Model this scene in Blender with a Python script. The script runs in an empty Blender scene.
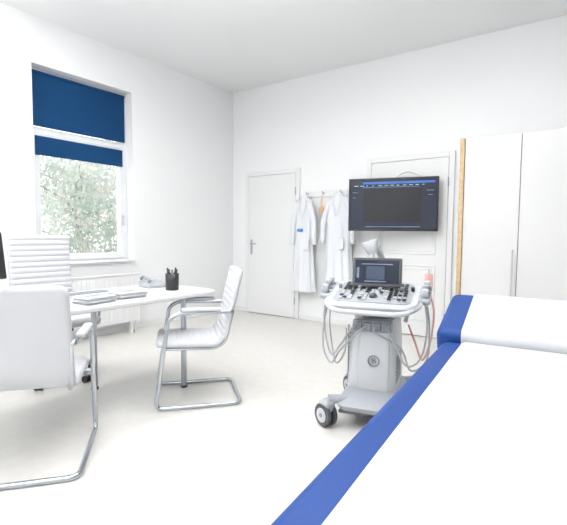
import bpy, bmesh, math, random
from mathutils import Vector, Matrix, Euler
random.seed(7)
scene = bpy.context.scene
COL = scene.collection

# ---------------------------------------------------------------- materials
def mat(name, color, rough=0.5, metal=0.0, bump=0.0, bscale=40.0, var=0.0, vscale=5.0,
        emit=None, estr=0.0, coat=0.0, trans=0.0, alpha=1.0, spec=0.5):
    m = bpy.data.materials.new(name); m.use_nodes = True
    nt = m.node_tree; b = nt.nodes['Principled BSDF']
    b.inputs['Base Color'].default_value = (*color, 1)
    b.inputs['Roughness'].default_value = rough
    b.inputs['Metallic'].default_value = metal
    b.inputs['Coat Weight'].default_value = coat
    b.inputs['Transmission Weight'].default_value = trans
    b.inputs['Alpha'].default_value = alpha
    b.inputs['Specular IOR Level'].default_value = spec
    if emit:
        b.inputs['Emission Color'].default_value = (*emit, 1)
        b.inputs['Emission Strength'].default_value = estr
    if bump or var:
        tc = nt.nodes.new('ShaderNodeTexCoord')
    if bump:
        n = nt.nodes.new('ShaderNodeTexNoise'); n.inputs['Scale'].default_value = bscale
        n.inputs['Detail'].default_value = 4
        bp = nt.nodes.new('ShaderNodeBump'); bp.inputs['Strength'].default_value = bump
        bp.inputs['Distance'].default_value = 0.01
        nt.links.new(tc.outputs['Object'], n.inputs['Vector'])
        nt.links.new(n.outputs['Fac'], bp.inputs['Height'])
        nt.links.new(bp.outputs['Normal'], b.inputs['Normal'])
    if var:
        n2 = nt.nodes.new('ShaderNodeTexNoise'); n2.inputs['Scale'].default_value = vscale
        n2.inputs['Detail'].default_value = 6
        r = nt.nodes.new('ShaderNodeValToRGB')
        r.color_ramp.elements[0].position = .3; r.color_ramp.elements[1].position = .7
        r.color_ramp.elements[0].color = (*[c*(1-var) for c in color], 1)
        r.color_ramp.elements[1].color = (*[min(1, c*(1+var)) for c in color], 1)
        nt.links.new(tc.outputs['Object'], n2.inputs['Vector'])
        nt.links.new(n2.outputs['Fac'], r.inputs['Fac'])
        nt.links.new(r.outputs['Color'], b.inputs['Base Color'])
    return m

M = dict(
 wall=mat('wall_paint', (.88,.89,.90), .7, bump=.05, bscale=60),
 ceil=mat('ceiling_paint', (.87,.88,.89), .8),
 floor=mat('vinyl_floor', (.71,.695,.662), .30, var=.03, vscale=14, bump=.02, bscale=80),
 trim=mat('white_trim', (.82,.825,.83), .4),
 door=mat('door_paint', (.81,.815,.82), .35),
 pvc=mat('window_pvc', (.78,.80,.82), .3),
 blind=mat('blue_blind_fabric', (.004,.045,.135), .8, bump=.1, bscale=300, spec=.2),
 blue=mat('blue_leatherette', (.006,.045,.215), .5, bump=.05, bscale=120, spec=.3),
 sheet=mat('paper_sheet', (.585,.597,.625), .75, bump=.5, bscale=7),
 leather=mat('white_leather', (.57,.58,.61), .45, bump=.06, bscale=150),
 chrome=mat('chrome', (.48,.51,.55), .18, 1.0),
 steel=mat('brushed_steel', (.45,.47,.5), .35, 1.0),
 satin=mat('satin_aluminium', (.60,.61,.63), .4, 0.6),
 desk=mat('desk_laminate', (.69,.695,.71), .3),
 ward=mat('wardrobe_laminate', (.74,.74,.75), .4),
 gap=mat('dark_gap', (.32,.32,.33), .8),
 wood=mat('oak_edge', (.55,.40,.23), .5, var=.15, vscale=30),
 black=mat('black_plastic', (.012,.013,.015), .35),
 dgrey=mat('dark_grey_plastic', (.065,.07,.08), .45),
 grey=mat('grey_plastic', (.22,.24,.27), .45),
 lgrey=mat('light_grey_plastic', (.35,.37,.40), .4),
 white=mat('white_plastic', (.53,.545,.57), .35),
 screen=mat('screen_glass', (.004,.006,.014), .12, emit=(.015,.05,.16), estr=.16),
 uiblue=mat('screen_blue', (.01,.05,.2), .3, emit=(.05,.22,.75), estr=.5),
 uigrey=mat('screen_grey', (.1,.12,.16), .3, emit=(.2,.4,.7), estr=.3),
 uiwhite=mat('screen_white', (.2,.25,.3), .3, emit=(.4,.65,.95), estr=.5),
 rubber=mat('rubber', (.05,.05,.055), .7),
 cloth=mat('lab_coat_cotton', (.77,.79,.83), .9, bump=.2, bscale=30),
 orange=mat('tan_plastic', (.72,.44,.20), .5),
 badge=mat('blue_badge', (.08,.25,.62), .5),
 pink=mat('pink_gel', (.75,.42,.40), .35),
 paper=mat('paper', (.74,.74,.73), .8),
 cable=mat('cable_grey', (.38,.39,.41), .5),
 bark=mat('bark', (.45,.41,.37), .9, bump=.4, bscale=20),
 grass=mat('grass', (.5,.56,.46), .9, var=.2, vscale=3),
 lamp=mat('lamp_diffuser', (.9,.9,.9), .5, emit=(1,.99,.97), estr=1.5),  # glowing face of the added fill lights
)
# leaf material with per-location colour variation, translucent; pale tones include painted haze
lm = bpy.data.materials.new('leaves'); lm.use_nodes = True
nt = lm.node_tree; b = nt.nodes['Principled BSDF']; b.inputs['Roughness'].default_value = .7
tc = nt.nodes.new('ShaderNodeTexCoord'); nz = nt.nodes.new('ShaderNodeTexNoise'); nz.inputs['Scale'].default_value = 2.6; nz.inputs['Detail'].default_value=5
cr = nt.nodes.new('ShaderNodeValToRGB')
cr.color_ramp.elements[0].position=.32; cr.color_ramp.elements[0].color=(.50,.57,.52,1)
cr.color_ramp.elements[1].position=.66; cr.color_ramp.elements[1].color=(.86,.76,.74,1)
e=cr.color_ramp.elements.new(.5); e.color=(.70,.75,.69,1)
nt.links.new(tc.outputs['Object'],nz.inputs['Vector']); nt.links.new(nz.outputs['Fac'],cr.inputs['Fac']); nt.links.new(cr.outputs['Color'],b.inputs['Base Color'])
tl=nt.nodes.new('ShaderNodeBsdfTranslucent'); mx=nt.nodes.new('ShaderNodeMixShader'); mx.inputs[0].default_value=.45
nt.links.new(cr.outputs['Color'],tl.inputs['Color']); nt.links.new(b.outputs[0],mx.inputs[1]); nt.links.new(tl.outputs[0],mx.inputs[2])
nt.links.new(mx.outputs[0],nt.nodes['Material Output'].inputs[0])
M['leaf']=lm
# glass
gm = bpy.data.materials.new('window_glass'); gm.use_nodes = True
nt = gm.node_tree; nt.nodes.clear()
o=nt.nodes.new('ShaderNodeOutputMaterial'); tr=nt.nodes.new('ShaderNodeBsdfTransparent'); gl=nt.nodes.new('ShaderNodeBsdfGlossy'); mx=nt.nodes.new('ShaderNodeMixShader')
gl.inputs['Roughness'].default_value=.02; mx.inputs[0].default_value=.05
nt.links.new(tr.outputs[0],mx.inputs[1]); nt.links.new(gl.outputs[0],mx.inputs[2]); nt.links.new(mx.outputs[0],o.inputs[0])
M['glass']=gm

# ---------------------------------------------------------------- helpers
def empty(name, loc=(0,0,0), rz=0, parent=None, rot=None):
    e = bpy.data.objects.new(name, None); COL.objects.link(e)
    e.location = loc; e.rotation_euler = rot if rot else (0,0,rz); e.empty_display_size=.1
    if parent: e.parent = parent
    return e
def finish(name, bm, m, parent=None, loc=(0,0,0), rot=(0,0,0), smooth=False, bev=0, seg=2):
    bmesh.ops.recalc_face_normals(bm, faces=bm.faces)
    me = bpy.data.meshes.new(name); bm.to_mesh(me); bm.free()
    me.materials.append(M[m] if isinstance(m,str) else m)
    ob = bpy.data.objects.new(name, me); COL.objects.link(ob)
    ob.location = loc; ob.rotation_euler = rot
    if parent: ob.parent = parent
    if smooth:
        for p in me.polygons: p.use_smooth = True
    if bev:
        md = ob.modifiers.new('bev','BEVEL'); md.width=bev; md.segments=seg; md.limit_method='ANGLE'; md.angle_limit=math.radians(40)
    return ob
def add_box(bm, c, s):
    bmesh.ops.create_cube(bm, size=1, matrix=Matrix.Translation(c) @ Matrix.Diagonal((*s,1)))
def box(name, c, s, m, parent=None, bev=.004, rot=(0,0,0), seg=2):
    bm = bmesh.new(); add_box(bm,(0,0,0),s)
    return finish(name,bm,m,parent,c,rot,bev=min(bev,min(s)*.45),seg=seg)
def boxes(name, lst, m, parent=None, bev=0):
    bm = bmesh.new()
    for (x0,x1,y0,y1,z0,z1) in lst: add_box(bm,((x0+x1)/2,(y0+y1)/2,(z0+z1)/2),(x1-x0,y1-y0,z1-z0))
    return finish(name,bm,m,parent,bev=bev)
def cyl(name, c, r, h, m, parent=None, axis='Z', r2=None, seg=28, bev=.002, rot=None):
    bm = bmesh.new()
    bmesh.ops.create_cone(bm, cap_ends=True, segments=seg, radius1=r, radius2=r if r2 is None else r2, depth=h)
    ro = rot if rot else {'Z':(0,0,0),'X':(0,math.pi/2,0),'Y':(math.pi/2,0,0)}[axis]
    ob = finish(name,bm,m,parent,c,ro,bev=bev)
    for p in ob.data.polygons:
        if len(p.vertices)==4: p.use_smooth=True
    return ob
def sphere(name, c, r, m, parent=None, sc=(1,1,1), rot=(0,0,0)):
    bm = bmesh.new(); bmesh.ops.create_uvsphere(bm,u_segments=24,v_segments=14,radius=r,matrix=Matrix.Diagonal((*sc,1)))
    return finish(name,bm,m,parent,c,rot,smooth=True)
def fillet(pts, r, cyc=False, n=6):
    P=[Vector(p) for p in pts]; out=[]; N=len(P)
    for i in range(N):
        if not cyc and i in (0,N-1): out.append(P[i]); continue
        a=P[(i-1)%N]; b_=P[i]; c=P[(i+1)%N]
        rr=min(r,(a-b_).length*.48,(c-b_).length*.48)
        p0=b_+(a-b_).normalized()*rr; p1=b_+(c-b_).normalized()*rr
        for k in range(n+1):
            t=k/n; out.append(p0*(1-t)**2+b_*2*t*(1-t)+p1*t*t)
    return out
def tube(name, pts, r, m, parent=None, fil=.05, cyc=False, smooth=False):
    if smooth:   # catmull-rom
        P=[Vector(p) for p in pts]; P=[P[0]*2-P[1]]+P+[P[-1]*2-P[-2]]; out=[]
        for i in range(1,len(P)-2):
            for k in range(8):
                t=k/8; p0,p1,p2,p3=P[i-1:i+3]
                out.append(.5*((2*p1)+(p2-p0)*t+(2*p0-5*p1+4*p2-p3)*t*t+(3*p1-p0-3*p2+p3)*t**3))
        out.append(P[-2])
    else: out=fillet(pts,fil,cyc)
    cu=bpy.data.curves.new(name,'CURVE'); cu.dimensions='3D'; cu.bevel_depth=r; cu.bevel_resolution=4; cu.use_fill_caps=True
    s=cu.splines.new('POLY'); s.points.add(len(out)-1)
    for q,p in zip(s.points,out): q.co=(*p,1)
    s.use_cyclic_u=cyc
    tmp=bpy.data.objects.new(name+'_c',cu); COL.objects.link(tmp)
    bpy.context.view_layer.update()
    me=bpy.data.meshes.new_from_object(tmp.evaluated_get(bpy.context.evaluated_depsgraph_get()))
    bpy.data.objects.remove(tmp)
    me.materials.clear(); me.materials.append(M[m])
    for p in me.polygons: p.use_smooth=True
    ob=bpy.data.objects.new(name,me); COL.objects.link(ob)
    if parent: ob.parent=parent
    return ob
def rrect(w,d,r,n=6):
    pts=[]
    for cx,cy,a0 in ((w/2-r,d/2-r,0),(-w/2+r,d/2-r,90),(-w/2+r,-d/2+r,180),(w/2-r,-d/2+r,270)):
        for k in range(n+1):
            a=math.radians(a0+90*k/n); pts.append((cx+r*math.cos(a),cy+r*math.sin(a)))
    return pts
def loft(name, secs, m, parent=None, bev=0, loc=(0,0,0), rot=(0,0,0)):
    """secs: (z,cx,cy,w,d,r)"""
    bm=bmesh.new(); rings=[]
    for z,cx,cy,w,d,r in secs:
        rings.append([bm.verts.new((cx+x,cy+y,z)) for x,y in rrect(w,d,min(r,w*.49,d*.49))])
    for a,b_ in zip(rings,rings[1:]):
        n=len(a)
        for i in range(n): bm.faces.new((a[i],a[(i+1)%n],b_[(i+1)%n],b_[i]))
    bm.faces.new(rings[0][::-1]); bm.faces.new(rings[-1])
    ob=finish(name,bm,m,parent,loc,rot,bev=bev)
    for p in ob.data.polygons:
        if len(p.vertices)==4: p.use_smooth=True
    return ob
def plate(name,w,d,r,z0,z1,m,parent=None,loc=(0,0,0),rot=(0,0,0),bev=.003):
    return loft(name,[(z0,0,0,w,d,r),(z1,0,0,w,d,r)],m,parent,bev,loc,rot)
def slab(name, path, width, th, m, parent, ribs=0, rib=.005, fil=.1, back_taper=0.0, rib_from=0.0):
    P=fillet([(x,0,z) for x,z in path],fil,n=10)
    L=[0]
    for a,b_ in zip(P,P[1:]): L.append(L[-1]+(b_-a).length)
    T=L[-1]; N=260; S=[]
    for i in range(N+1):
        s=T*i/N; j=0
        while j<len(L)-2 and L[j+1]<s: j+=1
        t=(s-L[j])/max(1e-6,L[j+1]-L[j]); S.append(P[j].lerp(P[j+1],min(1,t)))
    ef=[(0,.15),(.004,.55),(.012,.85),(.025,1)]
    bm=bmesh.new(); F=[];B=[]
    for i,p in enumerate(S):
        a=S[max(0,i-1)]; c=S[min(N,i+1)]; t=(c-a).normalized(); n=Vector((t.z,0,-t.x))
        s=T*i/N; e=min(s,T-s); ek=min(1,.15+math.sqrt(max(0,e)/.02)*.85) if e<.02 else 1
        R=.05; wk=width/2-(R-math.sqrt(max(0,R*R-(R-e)**2)) if e<R else 0)-back_taper*(s/T)**2
        rb=rib*math.sqrt(abs(math.sin(math.pi*ribs*s/T))) if ribs else 0
        cols=[(-wk+o,f) for o,f in ef]+[(-wk*.5,1),(0,1),(wk*.5,1)]+[(wk-o,f) for o,f in reversed(ef)]
        F.append([bm.verts.new(p+n*((th/2)*f*ek+rb*f)+Vector((0,y,0))) for y,f in cols])
        B.append([bm.verts.new(p-n*((th/2)*f*ek)+Vector((0,y,0))) for y,f in cols])
    nc=len(F[0])
    for G in (F,B):
        for i in range(N):
            for j in range(nc-1): bm.faces.new((G[i][j],G[i][j+1],G[i+1][j+1],G[i+1][j]))
    for i in range(N):
        for j in (0,nc-1): bm.faces.new((F[i][j],F[i+1][j],B[i+1][j],B[i][j]))
    for i in (0,N):
        for j in range(nc-1): bm.faces.new((F[i][j],F[i][j+1],B[i][j+1],B[i][j]))
    return finish(name,bm,m,parent,smooth=True)

# ---------------------------------------------------------------- room
X0,X1,Y0,Y1,H = -4.68,1.7,-2.2,5.2,3.34
T=.3
boxes('floor',[(X0-T,X1+T,Y0-T,Y1+T,-.1,0)],'floor')
boxes('ceiling',[(X0-T,X1+T,Y0-T,Y1+T,H,H+.1)],'ceil')
boxes('wall_north',[(X0-T,X1+T,Y1,Y1+T,0,H)],'wall')
boxes('wall_south',[(X0-T,X1+T,Y0-T,Y0,0,H)],'wall')
boxes('wall_east',[(X1,X1+T,Y0,Y1,0,H)],'wall')
WZ0,WZ1=.85,2.88
wins=[(2.22,3.38),(-.75,.41)]
boxes('wall_west',[(X0-T,X0,Y0,wins[1][0],0,H),(X0-T,X0,wins[1][1],wins[0][0],0,H),(X0-T,X0,wins[0][1],Y1,0,H),
  (X0-T,X0,wins[0][0],wins[0][1],0,WZ0),(X0-T,X0,wins[0][0],wins[0][1],WZ1,H),
  (X0-T,X0,wins[1][0],wins[1][1],0,WZ0),(X0-T,X0,wins[1][0],wins[1][1],WZ1,H)],'wall')
for i,(a,b_) in enumerate(wins,1):
    w=empty('window_%d'%i)
    f0,f1=X0-.20,X0-.12
    A,B_=a+.001,b_-.001
    boxes('frame',[(f0,f1,A,a+.06,WZ0+.001,WZ1-.001),(f0,f1,b_-.06,B_,WZ0+.001,WZ1-.001)],'pvc',w,bev=.003)
    boxes('frame_rails',[(f0,f1-.001,a+.0595,b_-.0595,WZ0+.001,WZ0+.05),(f0,f1-.001,a+.0595,b_-.0595,WZ1-.05,WZ1-.001),(f0,f1-.001,a+.0595,b_-.0595,2.21,2.28)],'pvc',w,bev=.003)
    s0,s1=f0+.02,f1+.015
    boxes('sash',[(s0,s1,a+.05,a+.11,.89,2.205),(s0,s1,b_-.11,b_-.05,.89,2.205)],'pvc',w,bev=.004)
    boxes('sash_rails',[(s0,s1-.001,a+.1095,b_-.1095,.891,.96),(s0,s1-.001,a+.1095,b_-.1095,2.14,2.204)],'pvc',w,bev=.004)
    boxes('glass',[(f0+.035,f0+.045,a+.055,b_-.055,.93,2.84)],'glass',w)
    box('handle',(s1+.02,b_-.08,1.35),(.02,.02,.12),'white',w)
    box('sill',(X0-.035,(a+b_)/2,WZ0+.012),(.17,(b_-a)-.004,.022),'trim',w,bev=.005)
    bl=empty('roller_blind' if i==1 else 'roller_blind.001')
    bx=f1+.022
    boxes('upper_fabric',[(bx,bx+.006,a+.015,b_-.04,2.285,2.83)],'blind',bl)
    boxes('lower_fabric',[(bx,bx+.006,a+.06,b_-.075,2.0,2.19)],'blind',bl)
    tube('upper_roller',[(bx-.0,a+.015,2.83),(bx-.0,b_-.04,2.83)],.018,'blind',bl)
    tube('bottom_bar',[(bx+.003,a+.06,2.0),(bx+.003,b_-.075,2.0)],.007,'blind',bl)

# radiator
rad=empty('radiator',(X0+.13,2.8,0))
boxes('panel',[(-.03,.03,-.55,.55,.14,.70)],'trim',rad,bev=.008)
boxes('fins',[(.03,.036,-.53+i*.055,-.50+i*.055,.17,.67) for i in range(20)],'trim',rad,bev=.002)
boxes('top_grille',[(-.035,.04,-.56,.56,.70,.715)],'trim',rad,bev=.003)
boxes('feet',[(-.02,.02,-.45,-.42,0,.16),(-.02,.02,.42,.45,0,.16)],'trim',rad)
tube('supply_pipe',[(0,.50,.0),(0,.50,.16)],.01,'trim',rad)

# doors
def door(name,x0,x1,h,panels,handle_left):
    d=empty(name,(0,Y1-.001,0))
    boxes('casing',[(x0-.06,x0,-.03,0,0,h+.06),(x1,x1+.06,-.03,0,0,h+.06),(x0,x1,-.03,0,h,h+.06)],'trim',d,bev=.004)
    boxes('reveal',[(x0,x1,-.008,0,0,h)],'gap',d)
    boxes('leaf',[(x0+.004,x1-.004,-.03,-.006,.01,h-.004)],'door',d,bev=.002)
    if panels:
        cx=(x0+x1)/2; hw=(x1-x0)/2-.13
        for off,r in ((0,.011),(.035,.006)):
            w=hw-off; y=-.03
            z0,z1=.98+off,1.80-off
            pts=[(cx-w,y,z0),(cx+w,y,z0),(cx+w,y,z1)]
            n=16
            for k in range(n+1):
                t=k/n; u=1-2*t; pts.append((cx+w*.93*u,y,z1+.02+.13*(math.cos(u*math.pi)*.5+.5)))
            pts.append((cx-w,y,z1))
            tube('upper_moulding',pts,r,'door',d,fil=.01,cyc=True)
            tube('lower_moulding',[(cx-w,y,.2+off),(cx+w,y,.2+off),(cx+w,y,.84-off),(cx-w,y,.84-off)],r,'door',d,fil=.01,cyc=True)
    hx=x0+.06 if handle_left else x1-.06; s=1 if handle_left else -1
    box('handle_plate',(hx,-.034,1.0),(.035,.008,.22),'steel',d,bev=.003)
    tube('lever',[(hx,-.035,1.05),(hx,-.075,1.05),(hx+s*.11,-.075,1.05)],.009,'steel',d,fil=.02)
    for z in (.25,1.8): 
        tube('hinge',[((x1 if handle_left else x0),-.036,z-.05),((x1 if handle_left else x0),-.036,z+.05)],.008,'steel',d)
    return d
door('door_1',-4.34,-3.49,2.05,False,True)
door('door_2',-2.36,-1.42,2.08,True,True)
boxes('baseboard_north',[(X0,-4.40,Y1-.012,Y1,0,.07),(-3.43,-2.42,Y1-.012,Y1,0,.07),(-1.36,-1.16,Y1-.012,Y1,0,.07)],'trim',bev=.003)
boxes('baseboard_west',[(X0,X0+.012,Y0,Y1-.012,0,.07)],'trim',bev=.003)
boxes('baseboard_south',[(X0+.012,X1,Y0,Y0+.012,0,.07)],'trim',bev=.003)
boxes('baseboard_east',[(X1-.012,X1,Y0+.012,4.55,0,.07)],'trim',bev=.003)

# wardrobe
w=empty('wardrobe',(0,0,0)); wx0=-1.13; WH=2.14
boxes('carcass',[(wx0,wx0+.02,4.62,Y1-.005,0,WH),(wx0+.0205,1.66,4.64,Y1-.005,0,WH-.002)],'ward',w)
boxes('oak_side_edge',[(wx0-.03,wx0+.012,4.585,4.64,0,WH+.0)],'wood',w,bev=.002)
dw=.49; dl=[]; hl=[]
for i in range(5):
    a=wx0+.016+i*dw+i*.003; dl.append((a,a+dw-.003,4.60,4.619,.06,WH-.004))
boxes('doors',dl,'ward',w,bev=.002)
boxes('shadow_gaps',[(wx0+.016,1.66,4.622,4.641,.06,WH-.01)],'gap',w)
for i,a in enumerate(dl):
    hx=a[1]-.035
    tube('handle',[(hx,4.60,.62),(hx,4.57,.62),(hx,4.57,1.06),(hx,4.60,1.06)],.007,'satin',w,fil=.01)

# unseen up/down fill lights, added to brighten walls and ceiling (above / behind the view)
for i,(lx,ly) in enumerate([(-1.7,.4),(-3.4,.6),(.5,-.7),(-1.5,-1.2),(-3.3,-1.2),(-1.75,2.0)]):
    c=empty('pendant_light' if i==0 else 'pendant_light.%03d'%i,(lx,ly,H))
    boxes('housing',[(-.62,.62,-.06,.06,-.46,-.42)],'white',c,bev=.005)
    boxes('lower_diffuser',[(-.59,.59,-.045,.045,-.466,-.459)],'lamp',c)
    for x in (-.5,.5): tube('suspension_wire',[(x,0,0),(x,0,-.42)],.003,'steel',c)
    for nm,z,e,rx in (('led_down',-.47,8,0),('led_up',-.41,39,math.pi)):
        L=bpy.data.lights.new(nm,'AREA'); L.shape='RECTANGLE'; L.size=1.15; L.size_y=.12; L.energy=e; L.color=(1,.99,.975)
        lo=bpy.data.objects.new(nm,L); COL.objects.link(lo); lo.parent=c; lo.location=(0,0,z); lo.rotation_euler=(rx,0,0)
# flush square fill panels, added out of view to lift the far walls
for i,(lx,ly,e) in enumerate([(-3.35,2.05,21),(-1.9,2.95,22),(-.6,3.7,7)]):
    c=empty('ceiling_panel_light' if i==0 else 'ceiling_panel_light.%03d'%i,(lx,ly,H))
    boxes('trim_frame',[(-.23,.23,-.23,.23,-.02,0)],'white',c,bev=.004)
    boxes('diffuser',[(-.21,.21,-.21,.21,-.024,-.019)],'lamp',c)
    L=bpy.data.lights.new('led','AREA'); L.shape='SQUARE'; L.size=.42; L.energy=e; L.color=(1,.99,.975)
    lo=bpy.data.objects.new('led',L); COL.objects.link(lo); lo.parent=c; lo.location=(0,0,-.03)

# ---------------------------------------------------------------- desk
DX0,DX1,DY0,DY1=-3.22,-2.45,.62,2.58
d=empty('desk',((DX0+DX1)/2,(DY0+DY1)/2,0))
dw_,dl_=DX1-DX0,DY1-DY0
plate('top',dw_,dl_,.12,.722,.75,'desk',d,bev=.004)
for x,ys in ((-.27,(-.82,.28)),(.235,(-.82,.72))):
    for y in ys:
        cyl('leg',(x,y,.36),.021,.72,'steel',d); cyl('leg_foot',(x,y,.008),.027,.016,'dgrey',d)
boxes('under_frame',[(-.29,-.25,-.84,.85,.695,.722),(.215,.255,-.84,.85,.695,.722),(-.25,.215,-.84,-.80,.695,.722),(-.25,.215,.81,.85,.695,.722)],'lgrey',d,bev=.003)
# pen holder
p=empty('pen_holder',(-2.74,2.33,.751))
bm=bmesh.new()
ring=lambda r,z:[bm.verts.new((r*math.cos(a*math.pi/12),r*math.sin(a*math.pi/12),z)) for a in range(24)]
R=[ring(.050,0),ring(.053,.13),ring(.048,.13),ring(.045,.005)]
for a,b_ in zip(R,R[1:]):
    for i in range(24): bm.faces.new((a[i],a[(i+1)%24],b_[(i+1)%24],b_[i]))
bm.faces.new(R[0]); bm.faces.new(R[-1])
finish('cup',bm,'black',p,smooth=True)
for i in range(8):
    a=i*.8; tube('pen_%d'%i,[(.02*math.cos(a),.02*math.sin(a),.008),(.036*math.cos(a),.036*math.sin(a),.15+.012*(i%3))],.007,['black','dgrey','black','grey'][i%4],p)
# papers / keyboard etc.
k=empty('computer_keyboard',(-2.98,1.72,.751),rz=math.radians(90))
plate('case',.42,.14,.012,0,.014,'white',k)
boxes('keys',[(-.19+i*.028,-.167+i*.028,-.055+j*.024,-.035+j*.024,.014,.019) for i in range(14) for j in range(5)],'grey',k,bev=.001)
ms=empty('computer_mouse',(-2.97,2.03,.751)); sphere('shell',(0,0,.0),.03,'white',ms,(1,.62,.6)).location=(0,0,.017)
boxes('paper_sheets',[(-2.70,-2.50,2.02,2.24,.7505,.752),(-2.93,-2.76,2.06,2.24,.7505,.7515)],'paper')
for i,(x,y,rz) in enumerate(((-2.62,1.60,8),(-2.66,1.87,-6))):
    e_=empty('brochure_stack' if i==0 else 'brochure_stack.001',(x,y,.751),math.radians(rz))
    for j in range(4):
        box('leaflet_%d'%j,(.004*((j*7)%3-1),.004*((j*5)%3-1),.006+.011*j),(.15,.21,.009),['lgrey','paper','lgrey','paper'][j],e_,bev=.001,rot=(0,0,math.radians(3*((j*3)%4-1.5))))
    boxes('printed_title',[(-.05,.02,-.07,.07,.0435,.0445),(.035,.05,-.06,.03,.0435,.0445)],'grey',e_)
nb=empty('document_tray',(-2.80,1.30,.751))
boxes('tray',[(-.12,.12,-.16,.16,0,.004),(-.12,-.115,-.16,.16,0,.05),(.115,.12,-.16,.16,0,.05),(-.12,.12,.155,.16,0,.05)],'lgrey',nb)
boxes('paper_stack',[(-.105,.105,-.15,.145,.005,.025)],'paper',nb)
ph=empty('desk_telephone',(-3.02,2.36,.751),rz=math.radians(80))
loft('base',[(0,0,0,.17,.19,.015),(.02,0,.0,.17,.19,.015),(.05,0,.03,.16,.11,.015)],'lgrey',ph,.003)
tube('handset',[(-.06,-.07,.055),(-.06,-.05,.07),(-.06,.05,.085),(-.06,.08,.065)],.014,'grey',ph,fil=.02)
# monitor
mo=empty('computer_monitor',(-2.98,.965,.751),rz=math.radians(4))
plate('stand_base',.2,.24,.02,0,.012,'black',mo)
tube('stand_neck',[(.02,0,.01),(.05,0,.1),(.03,0,.26)],.018,'black',mo)
box('housing',(0,0,.30),(.03,.52,.29),'black',mo,bev=.008,rot=(0,math.radians(-10),0))
box('screen',(-.017,0,.30),(.004,.49,.26),'screen',mo,bev=.001,rot=(0,math.radians(-10),0))
box('rear_shell',(.022,0,.29),(.03,.26,.16),'dgrey',mo,bev=.012,rot=(0,math.radians(-10),0))

# ---------------------------------------------------------------- visitor chairs
def visitor_chair(name,loc,ang):
    c=empty(name,loc,ang)
    slab('seat_and_back',[(.285,.440),(-.13,.425),(-.185,.49),(-.295,.95)],.48,.038,'leather',c,ribs=22,rib=.007,fil=.09)
    y=.265; r=.0145
    # one continuous bent tube: rear floor bar, both sides, arms
    tube('sled_frame',[(-.215,y-.02,.66),(.14,y,.66),(.20,y,.62),(.29,y,r),(-.29,y,r),(-.29,-y,r),(.29,-y,r),(.20,-y,.62),(.14,-y,.66),(-.215,-y+.02,.66)],r,'chrome',c,fil=.06)
    tube('front_seat_bar',[(.235,y,.385),(.22,.16,.405),(.22,-.16,.405),(.235,-y,.385)],.011,'chrome',c,fil=.02)
    for s in (1,-1):
        tube('seat_rail',[(.22,.20*s,.405),(-.12,.20*s,.395),(-.185,.22*s,.44),(-.235,.235*s,.66)],.011,'chrome',c,fil=.05)
        box('arm_pad',(-.02,s*y*.99,.682),(.27,.045,.024),'leather',c,bev=.01,seg=3)
        cyl('back_bolt',(-.228,s*.24,.66),.014,.02,'chrome',c,'Y')
    return c
def ang(fx,fy): return math.atan2(fy,fx)
visitor_chair('visitor_chair',(-2.395,2.265,0),ang(-.65,-.76))
visitor_chair('visitor_chair.001',(-2.40,1.10,0),ang(-.775,.63))

# office chair
oc=empty('office_chair',(-3.58,1.85,0),math.radians(-4))
for i in range(5):
    a=math.radians(72*i+20); ca,sa=math.cos(a),math.sin(a)
    tube('base_arm_%d'%i,[(0,0,.11),(.14*ca,.14*sa,.10),(.29*ca,.29*sa,.075)],.017,'chrome',oc)
    for o in (-.018,.018):
        cyl('caster_%d'%i,(.29*ca-o*sa,.29*sa+o*ca,.028),.028,.02,'black',oc,rot=(math.pi/2,0,a))
    cyl('caster_stem_%d'%i,(.29*ca,.29*sa,.055),.009,.04,'steel',oc)
cyl('gas_lift',(0,0,.25),.026,.32,'chrome',oc); cyl('hub',(0,0,.10),.045,.06,'chrome',oc)
box('mechanism',(0,0,.415),(.22,.16,.04),'black',oc)
slab('seat_and_back',[(.27,.48),(-.20,.465),(-.26,.53),(-.33,1.17)],.50,.06,'leather',oc,ribs=26,rib=.008,fil=.1)
for s in (1,-1):
    tube('arm_frame',[(.10,.1*s,.43),(.10,.29*s,.43),(.16,.29*s,.64),(.10,.29*s,.66),(-.27,.25*s,.66)],.012,'chrome',oc,fil=.05)
    box('arm_pad',(-.02,.29*s,.677),(.26,.05,.022),'leather',oc,bev=.01,seg=3,rot=(0,0,math.radians(5*s)))

# ---------------------------------------------------------------- examination bed
bed=empty('examination_bed',(-.552,1.985,0),math.radians(5.1))
BW,LF,LH=.70,1.62,.43
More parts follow.
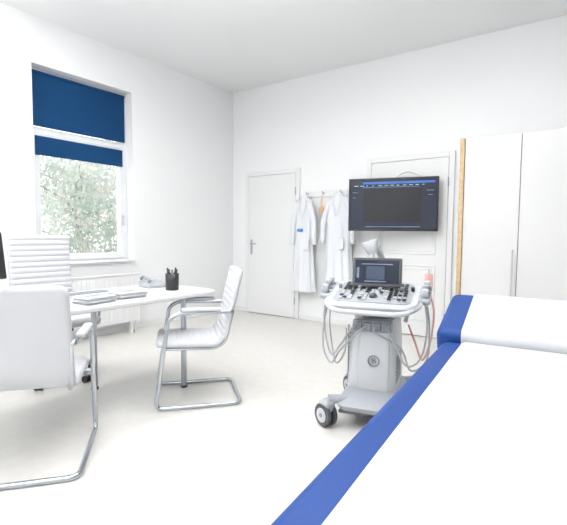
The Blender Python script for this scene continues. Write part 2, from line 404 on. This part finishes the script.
# local: x 0..BW across, y from -LF (foot) to 0 seam, head section beyond
def cushion(name,w,l,h,m,parent,loc,rot,bev=.028):
    ob=box(name,loc,(w,l,h),m,parent,bev=bev,rot=rot,seg=7)
    for p in ob.data.polygons: p.use_smooth=True
    return ob
cushion('mattress',BW,LF,.11,'blue',bed,(BW/2,-LF/2-.004,.685),(0,0,0),.034)
th=math.radians(17)
hd=empty('head_section',(0,.006,.700),parent=bed,rot=(th,0,0))
cushion('head_cushion',BW+.04,LH,.135,'blue',hd,(BW/2-.01,LH/2+.012,.0125),(0,0,0),.036)
def sheet(name,x0,x1,y0,y1,z,parent,seed,amp,drop0,drop1,R=.034):
    bm=bmesh.new(); nx=60; rnd=random.Random(seed)
    ws=[(rnd.uniform(-11,11),rnd.uniform(3,18),rnd.uniform(0,6)) for _ in range(7)]
    path=[]
    if drop0:
        path+= [(y0,-drop0),(y0,-R-(drop0-R)*.5)]
        for k in range(9):
            a=math.pi/2*k/8; path.append((y0+R-R*math.cos(a),-R+R*math.sin(a)))
        ya=y0+R
    else: path.append((y0,0)); ya=y0
    yb=y1-R if drop1 else y1
    n=max(10,int((yb-ya)/.014))
    path+=[(ya+(yb-ya)*k/n,0) for k in range(1,n+1)]
    if drop1:
        for k in range(1,9):
            a=math.pi/2*k/8; path.append((yb+R*math.sin(a),-R+R*math.cos(a)))
        if drop1>R: path.append((y1,-drop1))
    V=[]
    for y,dz in path:
        row=[]
        for i in range(nx+1):
            x=x0+(x1-x0)*i/nx
            h=sum(math.sin(a*x+b_*y+c+math.sin(y*9+a)*.6) for a,b_,c in ws)/7*amp+amp*1.2
            h*=min(1,max(.25,(x-x0)/.012),max(.25,(x1-x)/.012))
            if dz<0: h*=max(0,1+dz/R)
            row.append(bm.verts.new((x,y,z+dz+h)))
        V.append(row)
    for a,b_ in zip(V,V[1:]):
        for i in range(nx): bm.faces.new((a[i],a[i+1],b_[i+1],b_[i]))
    return finish(name,bm,'sheet',parent,smooth=True)
sheet('paper_sheet',.088,BW-.03,-LF+.02,.0,.7415,bed,3,.005,0,.034,.034)
sheet('head_paper_sheet',.078,BW-.03,.0075,LH+.018,.0815,hd,5,.004,.085,.04,.036)
boxes('frame',[(.05,.09,-LF+.05,-.02,.58,.63),(BW-.09,BW-.05,-LF+.05,-.02,.58,.63),(.09,BW-.09,-LF+.05,-LF+.09,.58,.63),(.09,BW-.09,-.06,-.02,.58,.63)],'lgrey',bed,bev=.005)
boxes('head_support',[(.1,.14,.02,LH-.05,-.085,-.055),(BW-.14,BW-.1,.02,LH-.05,-.085,-.055)],'lgrey',hd,bev=.004)
boxes('lift_column',[(.22,BW-.22,-1.15,-.55,.12,.63)],'lgrey',bed,bev=.02)
boxes('base',[(.08,BW-.08,-1.5,-.15,.05,.12)],'lgrey',bed,bev=.015)
for x in (.12,BW-.12):
    for y in (-1.44,-.21): cyl('foot',(x,y,.025),.03,.05,'rubber',bed)

# ---------------------------------------------------------------- television
tv=empty('flat_screen_television',(-1.985,4.93,1.55),rz=math.atan2(.24,.97))
W_,H_=1.02,.615
box('housing',(0,.02,0),(W_,.035,H_),'black',tv,bev=.006)
box('rear_shell',(0,.05,-.02),(W_*.6,.04,H_*.6),'dgrey',tv,bev=.015)
box('bezel',(0,-.001,0),(W_-.004,.008,H_-.004),'black',tv,bev=.003)
box('screen',(0,-.006,.004),(W_-.03,.004,H_-.045),'screen',tv,bev=.001)
sy=-.0095
boxes('ui_title_bar',[(-.34,.47,sy,sy+.001,.236,.262)],'uiblue',tv)
boxes('ui_frame',[(-.34,.30,sy,sy+.001,.196,.202),(-.46,-.40,sy,sy+.001,.14,.148),(-.46,-.42,sy,sy+.001,.08,.086),(.38,.46,sy,sy+.001,.15,.156),(.40,.45,sy,sy+.001,.10,.106),(-.30,.32,sy,sy+.001,-.262,-.254)],'uigrey',tv)
rnd=random.Random(2)
boxes('ui_text',[(x,x+rnd.uniform(.02,.05),sy-.001,sy,.214,.222) for x in [-.44+.07*i for i in range(12)]],'uiwhite',tv)
boxes('ui_image_area',[(-.33,.33,sy+.0005,sy+.001,-.20,.18)],mat('ultrasound_image',(.004,.006,.01),.15),tv)
ar=tube('mount_arm',[(0,.06,0),(.12,.15,0),(.02,.22,0)],.02,'dgrey',tv,fil=.02)
boxes('wall_plate',[(-.06,.06,.195,.21,-.12,.12)],'dgrey',tv,bev=.004)

# ---------------------------------------------------------------- coat rack + lab coats
cr_=empty('coat_rack',(-3.02,Y1-.011,1.74))
box('board',(0,0,0),(.66,.02,.08),'trim',cr_,bev=.005)
for x in (-.26,-.01,.26): tube('hook',[(x,-.01,.01),(x,-.06,-.01),(x,-.075,.03)],.006,'steel',cr_,fil=.02)
def coat(name,x,ztop,zbot,w,seed,side=1):
    c=empty(name,(x,Y1-.115,ztop)); rnd=random.Random(seed)
    bm=bmesh.new(); n=64; L=ztop-zbot
    secs=[(0,.045,.03),(.03,.06,.04),(.07,.13*w,.05),(.12,.17*w,.055),(.3*L,.165*w,.06),(.55*L,.165*w,.065),(.8*L,.19*w,.07),(L,.21*w,.075)]
    ph_=[rnd.uniform(0,6) for _ in range(4)]; rows=[]
    rs=[]
    for a,b_ in zip(secs,secs[1:]):
        for k in range(6): t=k/6; rs.append(tuple(a[i]*(1-t)+b_[i]*t for i in range(3)))
    rs.append(secs[-1])
    for z,rx,ry in rs:
        f=min(1,z/(L*.6)); row=[]
        for i in range(n):
            a=2*math.pi*i/n
            k=1+f*(.12*math.sin(7*a+ph_[0]+z)+.08*math.sin(12*a+ph_[1]-z*2))+.03*math.sin(4*a+ph_[2])
            row.append(bm.verts.new((rx*k*math.cos(a),ry*k*math.sin(a),-z)))
        rows.append(row)
    for a,b_ in zip(rows,rows[1:]):
        for i in range(n): bm.faces.new((a[i],a[(i+1)%n],b_[(i+1)%n],b_[i]))
    bm.faces.new(rows[0])
    finish('body',bm,'cloth',c,smooth=True)
    for s in (1,-1):
        bm=bmesh.new(); rows=[]; N=20
        for j in range(N+1):
            t=j/N; cx=s*(.10*w+.10*w*math.sin(min(1,t*1.6)*math.pi/2)+.02*t); z=-.07-t*.58
            r=.055-.017*t+.004*math.sin(t*18+seed)
            rows.append([bm.verts.new((cx+r*.8*math.cos(a*math.pi/10),-.02-.015*t+r*.7*math.sin(a*math.pi/10),z+ (.02*s*math.cos(a*math.pi/10) if j==0 else 0))) for a in range(20)])
        for a,b_ in zip(rows,rows[1:]):
            for i in range(20): bm.faces.new((a[i],a[(i+1)%20],b_[(i+1)%20],b_[i]))
        bm.faces.new(rows[0]); bm.faces.new(rows[-1])
        finish('sleeve',bm,'cloth',c,smooth=True)
        tube('lapel',[(s*.03,-.045,-.03),(s*.055,-.066,-.12),(s*.008,-.073,-.30)],.006,'cloth',c,fil=.03)
    boxes('pocket',[(.03,.12,-.088,-.07,-.72,-.58)],'cloth',c,bev=.006)
    tube('hanging_loop',[(-.02,0,-.0),(0,.02,.02),(.02,0,0)],.004,'cloth',c,fil=.01)
    return c
c1=coat('lab_coat',-3.28,1.71,.42,.78,1)
box('name_badge',(-.02,-.085,-.46),(.09,.006,.04),'badge',c1,bev=.003)
coat('lab_coat.001',-2.76,1.73,.40,1.0,5)
og=empty('key_pouch',(-3.03,Y1-.10,1.63))
sphere('pouch',(0,0,-.10),.040,'orange',og,(.95,.45,1.25)); tube('strap',[(-.01,0,-.05),(0,0.01,.11),(.01,0,-.05)],.004,'orange',og)

# ---------------------------------------------------------------- ultrasound machine (front = local -Y)
u=empty('ultrasound_machine',(-1.19,2.73,0),math.radians(14.3))
def caster(x,y,a):
    c=empty('caster',(x,y,0),a,parent=u)
    for o in (-.024,.024):
        cyl('wheel',(o,0,.073),.073,.028,'dgrey',c,'X',bev=.008)
        cyl('wheel_hub',(o*1.62,0,.073),.045,.004,'white',c,'X')
        cyl('wheel_axle',(o*1.75,0,.073),.014,.005,'grey',c,'X')
    loft('fork',[(.10,0,.0,.036,.10,.015),(.148,0,-.01,.08,.09,.02),(.172,0,-.01,.05,.05,.015)],'lgrey',c,.003)
caster(-.25,-.30,.95); caster(.25,-.30,-.2); caster(-.22,.30,.7); caster(.22,.30,.6)
loft('chassis',[(.115,0,.0,.34,.62,.05),(.15,0,.0,.38,.66,.06),(.19,0,.02,.34,.56,.06),(.22,0,.04,.28,.46,.05)],'lgrey',u,.004)
boxes('chassis_skirt',[(-.17,.17,-.31,.31,.095,.118)],'dgrey',u,bev=.008)
for sx in (-1,1):
    for yy in (-.30,.30):
        tube('caster_arm',[(sx*.08,yy*.75,.165),(sx*.235,yy,.172)],.028,'lgrey',u)
loft('cabinet',[(.20,0,.05,.30,.44,.05),(.25,0,.05,.305,.45,.05),(.50,0,.06,.295,.42,.05),(.62,0,.07,.28,.38,.05),(.655,0,.08,.24,.32,.05)],'white',u,.004)
loft('front_fairing',[(.22,.015,-.165,.20,.03,.012),(.45,.015,-.155,.20,.03,.012),(.585,.015,-.125,.19,.03,.012)],'white',u,.004)
boxes('cabinet_seams',[(-.154,-.148,-.14,-.13,.24,.62),(-.154,-.148,.15,.16,.24,.6)],'grey',u)
tube('round_emblem',[(.02+.034*math.cos(a*math.pi/8),-.186,.41+.034*math.sin(a*math.pi/8)) for a in range(16)],.004,'grey',u,cyc=True,fil=.005)
tube('emblem_script',[(.004,-.186,.415),(.014,-.186,.427),(.01,-.186,.40),(.026,-.186,.42),(.034,-.186,.40)],.003,'grey',u,smooth=True)
boxes('side_vents',[(-.155,-.149,-.10+.0,.12,.26+i*.022,.27+i*.022) for i in range(14)],'grey',u)
boxes('side_vents_right',[(.149,.155,-.10,.12,.26+i*.022,.27+i*.022) for i in range(8)],'grey',u)
boxes('probe_port_panel',[(-.125,.125,-.145,-.10,.585,.655)],'lgrey',u,bev=.008)
boxes('probe_ports',[(-.11+i*.06,-.065+i*.06,-.165,-.13,.595,.645) for i in range(4)],'grey',u,bev=.004)
loft('neck',[(.64,0,.07,.20,.20,.05),(.70,0,.03,.16,.18,.05),(.76,0,-.0,.22,.22,.05)],'lgrey',u,.004)
cn=empty('console',(0,-.07,.79),parent=u,rot=(math.radians(14),0,0))
loft('deck_underside',[(-.055,0,.02,.36,.26,.08),(-.02,0,0,.50,.36,.09),(.0,0,0,.53,.40,.09)],'lgrey',cn,.003)
loft('deck',[(0,0,0,.55,.43,.09),(.025,0,0,.57,.45,.10),(.038,0,0,.55,.43,.09)],'white',cn,.003)
plate('control_panel',.48,.35,.05,.038,.043,'lgrey',cn,loc=(0,.0,0),bev=.001)
kb=[]; kd=[]
rnd=random.Random(4)
for i in range(14):
    for j in range(4):
        kb.append((-.205+i*.0295,-.183+i*.0295,.045+j*.030,.066+j*.030,.043,.051))
for i in range(14):
    for j in range(5):
        x=-.20+i*.030; y=-.145+j*.036
        if abs(x-.0)<.04 and j<3: continue
        if rnd.random()<.75: kd.append((x,x+.018,y,y+.018,.043,.054))
boxes('key_rows',kb,'dgrey',cn,bev=.001); boxes('function_keys',kd,'white',cn,bev=.002)
kk=[k_ for k_ in kd if rnd.random()<.45]
boxes('dark_keys',[(a-.002,b_+.002,c-.002,d_+.002,.053,.057) for a,b_,c,d_,_,_2 in kk],'black',cn)
sphere('trackball',(.005,-.085,.047),.024,'dgrey',cn)
for i in range(8): cyl('knob',(-.235+.067*i,.015+.01*abs(i-3.5),.055),.012,.026,'black' if i%2 else 'grey',cn)
tube('front_handle',[(-.27,.02,.01),(-.30,-.12,.01),(-.21,-.265,.01),(.21,-.265,.01),(.30,-.12,.01),(.27,.02,.01)],.015,'white',cn,fil=.08)
# probe holders & probes
for s in (-1,1):
    box('probe_holder',(s*.31,.05,.02),(.07,.26,.035),'lgrey',cn,bev=.012)
    for i in range(3):
        y=-.03+i*.075
        cyl('holder_ring',(s*.315,y,.035),.027,.03,'grey',cn)
        loft('probe_%d'%i,[(0,0,0,.02,.02,.009),(.05,0,0,.03,.026,.012),(.085,0,0,.032,.03,.014),(.10,0,0,.042,.03,.014),(.11,0,0,.038,.022,.01)],['white','lgrey','white'][i],cn,.002,loc=(s*.315,y,-.02))
# cables
def cab(name,pts,m='cable',r=.006): tube(name,pts,r,m,u,smooth=True)
cab('cable_1',[(-.315,-.09,.78),(-.325,-.11,.66),(-.30,-.13,.50),(-.25,-.17,.42),(-.19,-.19,.50),(-.13,-.185,.59),(-.10,-.16,.62)],r=.006)
cab('cable_2',[(-.315,-.01,.78),(-.34,-.05,.62),(-.33,-.10,.44),(-.26,-.15,.36),(-.20,-.18,.45),(-.09,-.19,.58),(-.04,-.16,.62)],'lgrey',.006)
cab('cable_3',[(-.315,.07,.78),(-.33,.05,.60),(-.29,0,.40),(-.24,-.08,.34),(-.17,-.15,.45),(-.16,-.16,.6)],r=.005)
cab('cable_4',[(.315,-.09,.78),(.33,-.12,.62),(.30,-.15,.45),(.22,-.18,.40),(.15,-.18,.52),(.09,-.16,.62)],r=.006)
cab('cable_5',[(.315,.0,.78),(.34,-.04,.62),(.33,-.08,.42),(.24,-.13,.36),(.18,-.16,.5),(.03,-.19,.59),(.03,-.16,.62)],'lgrey',.006)
cab('pink_tube',[(.33,.10,.82),(.36,.06,.70),(.345,.02,.52),(.30,.0,.40),(.25,.04,.5),(.20,.1,.6)],'pink',.007)
cyl('gel_bottle',(.315,.17,.88),.028,.12,'pink',u); cyl('gel_nozzle',(.315,.17,.955),.008,.04,'white',u,r2=.004)
# monitor on arm
tube('monitor_arm',[(0,.12,.80),(0,.14,.90),(0,.11,.95),(0,.03,.955)],.022,'lgrey',u,fil=.03)
mn=empty('display',(0,0,.95),parent=u,rot=(math.radians(-14),0,math.radians(6)))
box('display_housing',(0,0,0),(.32,.03,.195),'dgrey',mn,bev=.01,seg=3)
box('display_screen',(0,-.0165,.004),(.28,.003,.155),'screen',mn,bev=.001)
boxes('display_ui',[(-.10,.10,-.0195,-.0185,.05,.056),(-.13,-.115,-.0195,-.0185,-.04,.03),(-.08,.06,-.0195,-.0185,-.064,-.058)],'uigrey',mn)
boxes('display_image',[(-.07,.05,-.0195,-.0185,-.05,.04)],mat('scan_blue',(.02,.03,.06),.2,emit=(.08,.12,.22),estr=.25),mn)
# rear handle
tube('rear_handle',[(-.17,.20,.60),(-.20,.30,.76),(-.12,.34,.86),(.12,.34,.86),(.20,.30,.76),(.17,.20,.60)],.014,'lgrey',u,fil=.05)
# articulated rear mast seen behind the display
tube('rear_mast',[(-.00,.22,.62),(-.00,.25,.95),(-.01,.22,1.06),(-.04,.14,1.11)],.024,'white',u,fil=.05)
loft('mast_head',[(0,0,0,.07,.05,.02),(.05,0,0,.10,.06,.025),(.09,0,0,.12,.06,.025)],'white',u,.004,loc=(-.05,.12,1.07),rot=(0,math.radians(-18),0))
# ---------------------------------------------------------------- outdoors
boxes('ground',[(-30,X0-T-.02,-15,25,-.7,-.6)],'grass')
t=empty('garden_tree',(-9.6,5.5,-.6))
tube('trunk',[(0,0,0),(.05,.1,1.0),(-.1,0,2.2),(0,.1,3.2)],.07,'bark',t,smooth=True)
rnd=random.Random(11)
for i in range(9):
    a=i*2.3; z=.9+i*.25; tube('branch_%d'%i,[(0,0,z),(.6*math.cos(a),.6*math.sin(a),z+.35),(1.3*math.cos(a),1.3*math.sin(a),z+.55)],.018,'bark',t,smooth=True)
bm=bmesh.new()
cl=[(Vector((rnd.uniform(-1.0,1.6),rnd.uniform(-2.2,2.4),rnd.uniform(.5,3.3))),rnd.uniform(.35,.75)) for _ in range(60)]
for _ in range(18000):
    c,r=rnd.choice(cl); v=Vector((rnd.gauss(0,1),rnd.gauss(0,1),rnd.gauss(0,1))).normalized()*r*rnd.uniform(.6,1)
    p_=c+v; s=rnd.uniform(.035,.075)
    R_=Euler((rnd.uniform(0,6),rnd.uniform(0,6),rnd.uniform(0,6))).to_matrix()
    vs=[bm.verts.new(p_+R_@Vector(q)) for q in ((-s,0,0),(0,-s*.5,0),(s,0,.0),(0,s*.5,0))]
    bm.faces.new(vs)
finish('foliage',bm,'leaf',t)

# ---------------------------------------------------------------- world, camera
wd=bpy.data.worlds.new('overcast_sky'); scene.world=wd; wd.use_nodes=True
bg=wd.node_tree.nodes['Background']; bg.inputs[0].default_value=(.93,.97,1,1); bg.inputs[1].default_value=2.0
scene.view_settings.view_transform='Standard'
scene.view_settings.look='None'
cam=bpy.data.cameras.new('camera'); co=bpy.data.objects.new('camera',cam); COL.objects.link(co)
cam.sensor_width=36; cam.lens=444/567*36; cam.clip_start=.02
co.location=(0,0,1.2)
R=Matrix.Rotation(math.radians(35.5),3,'Z')@Matrix.Rotation(math.radians(90-3.7),3,'X')@Matrix.Rotation(math.radians(.5),3,'Z')
co.rotation_euler=R.to_euler()
scene.camera=co
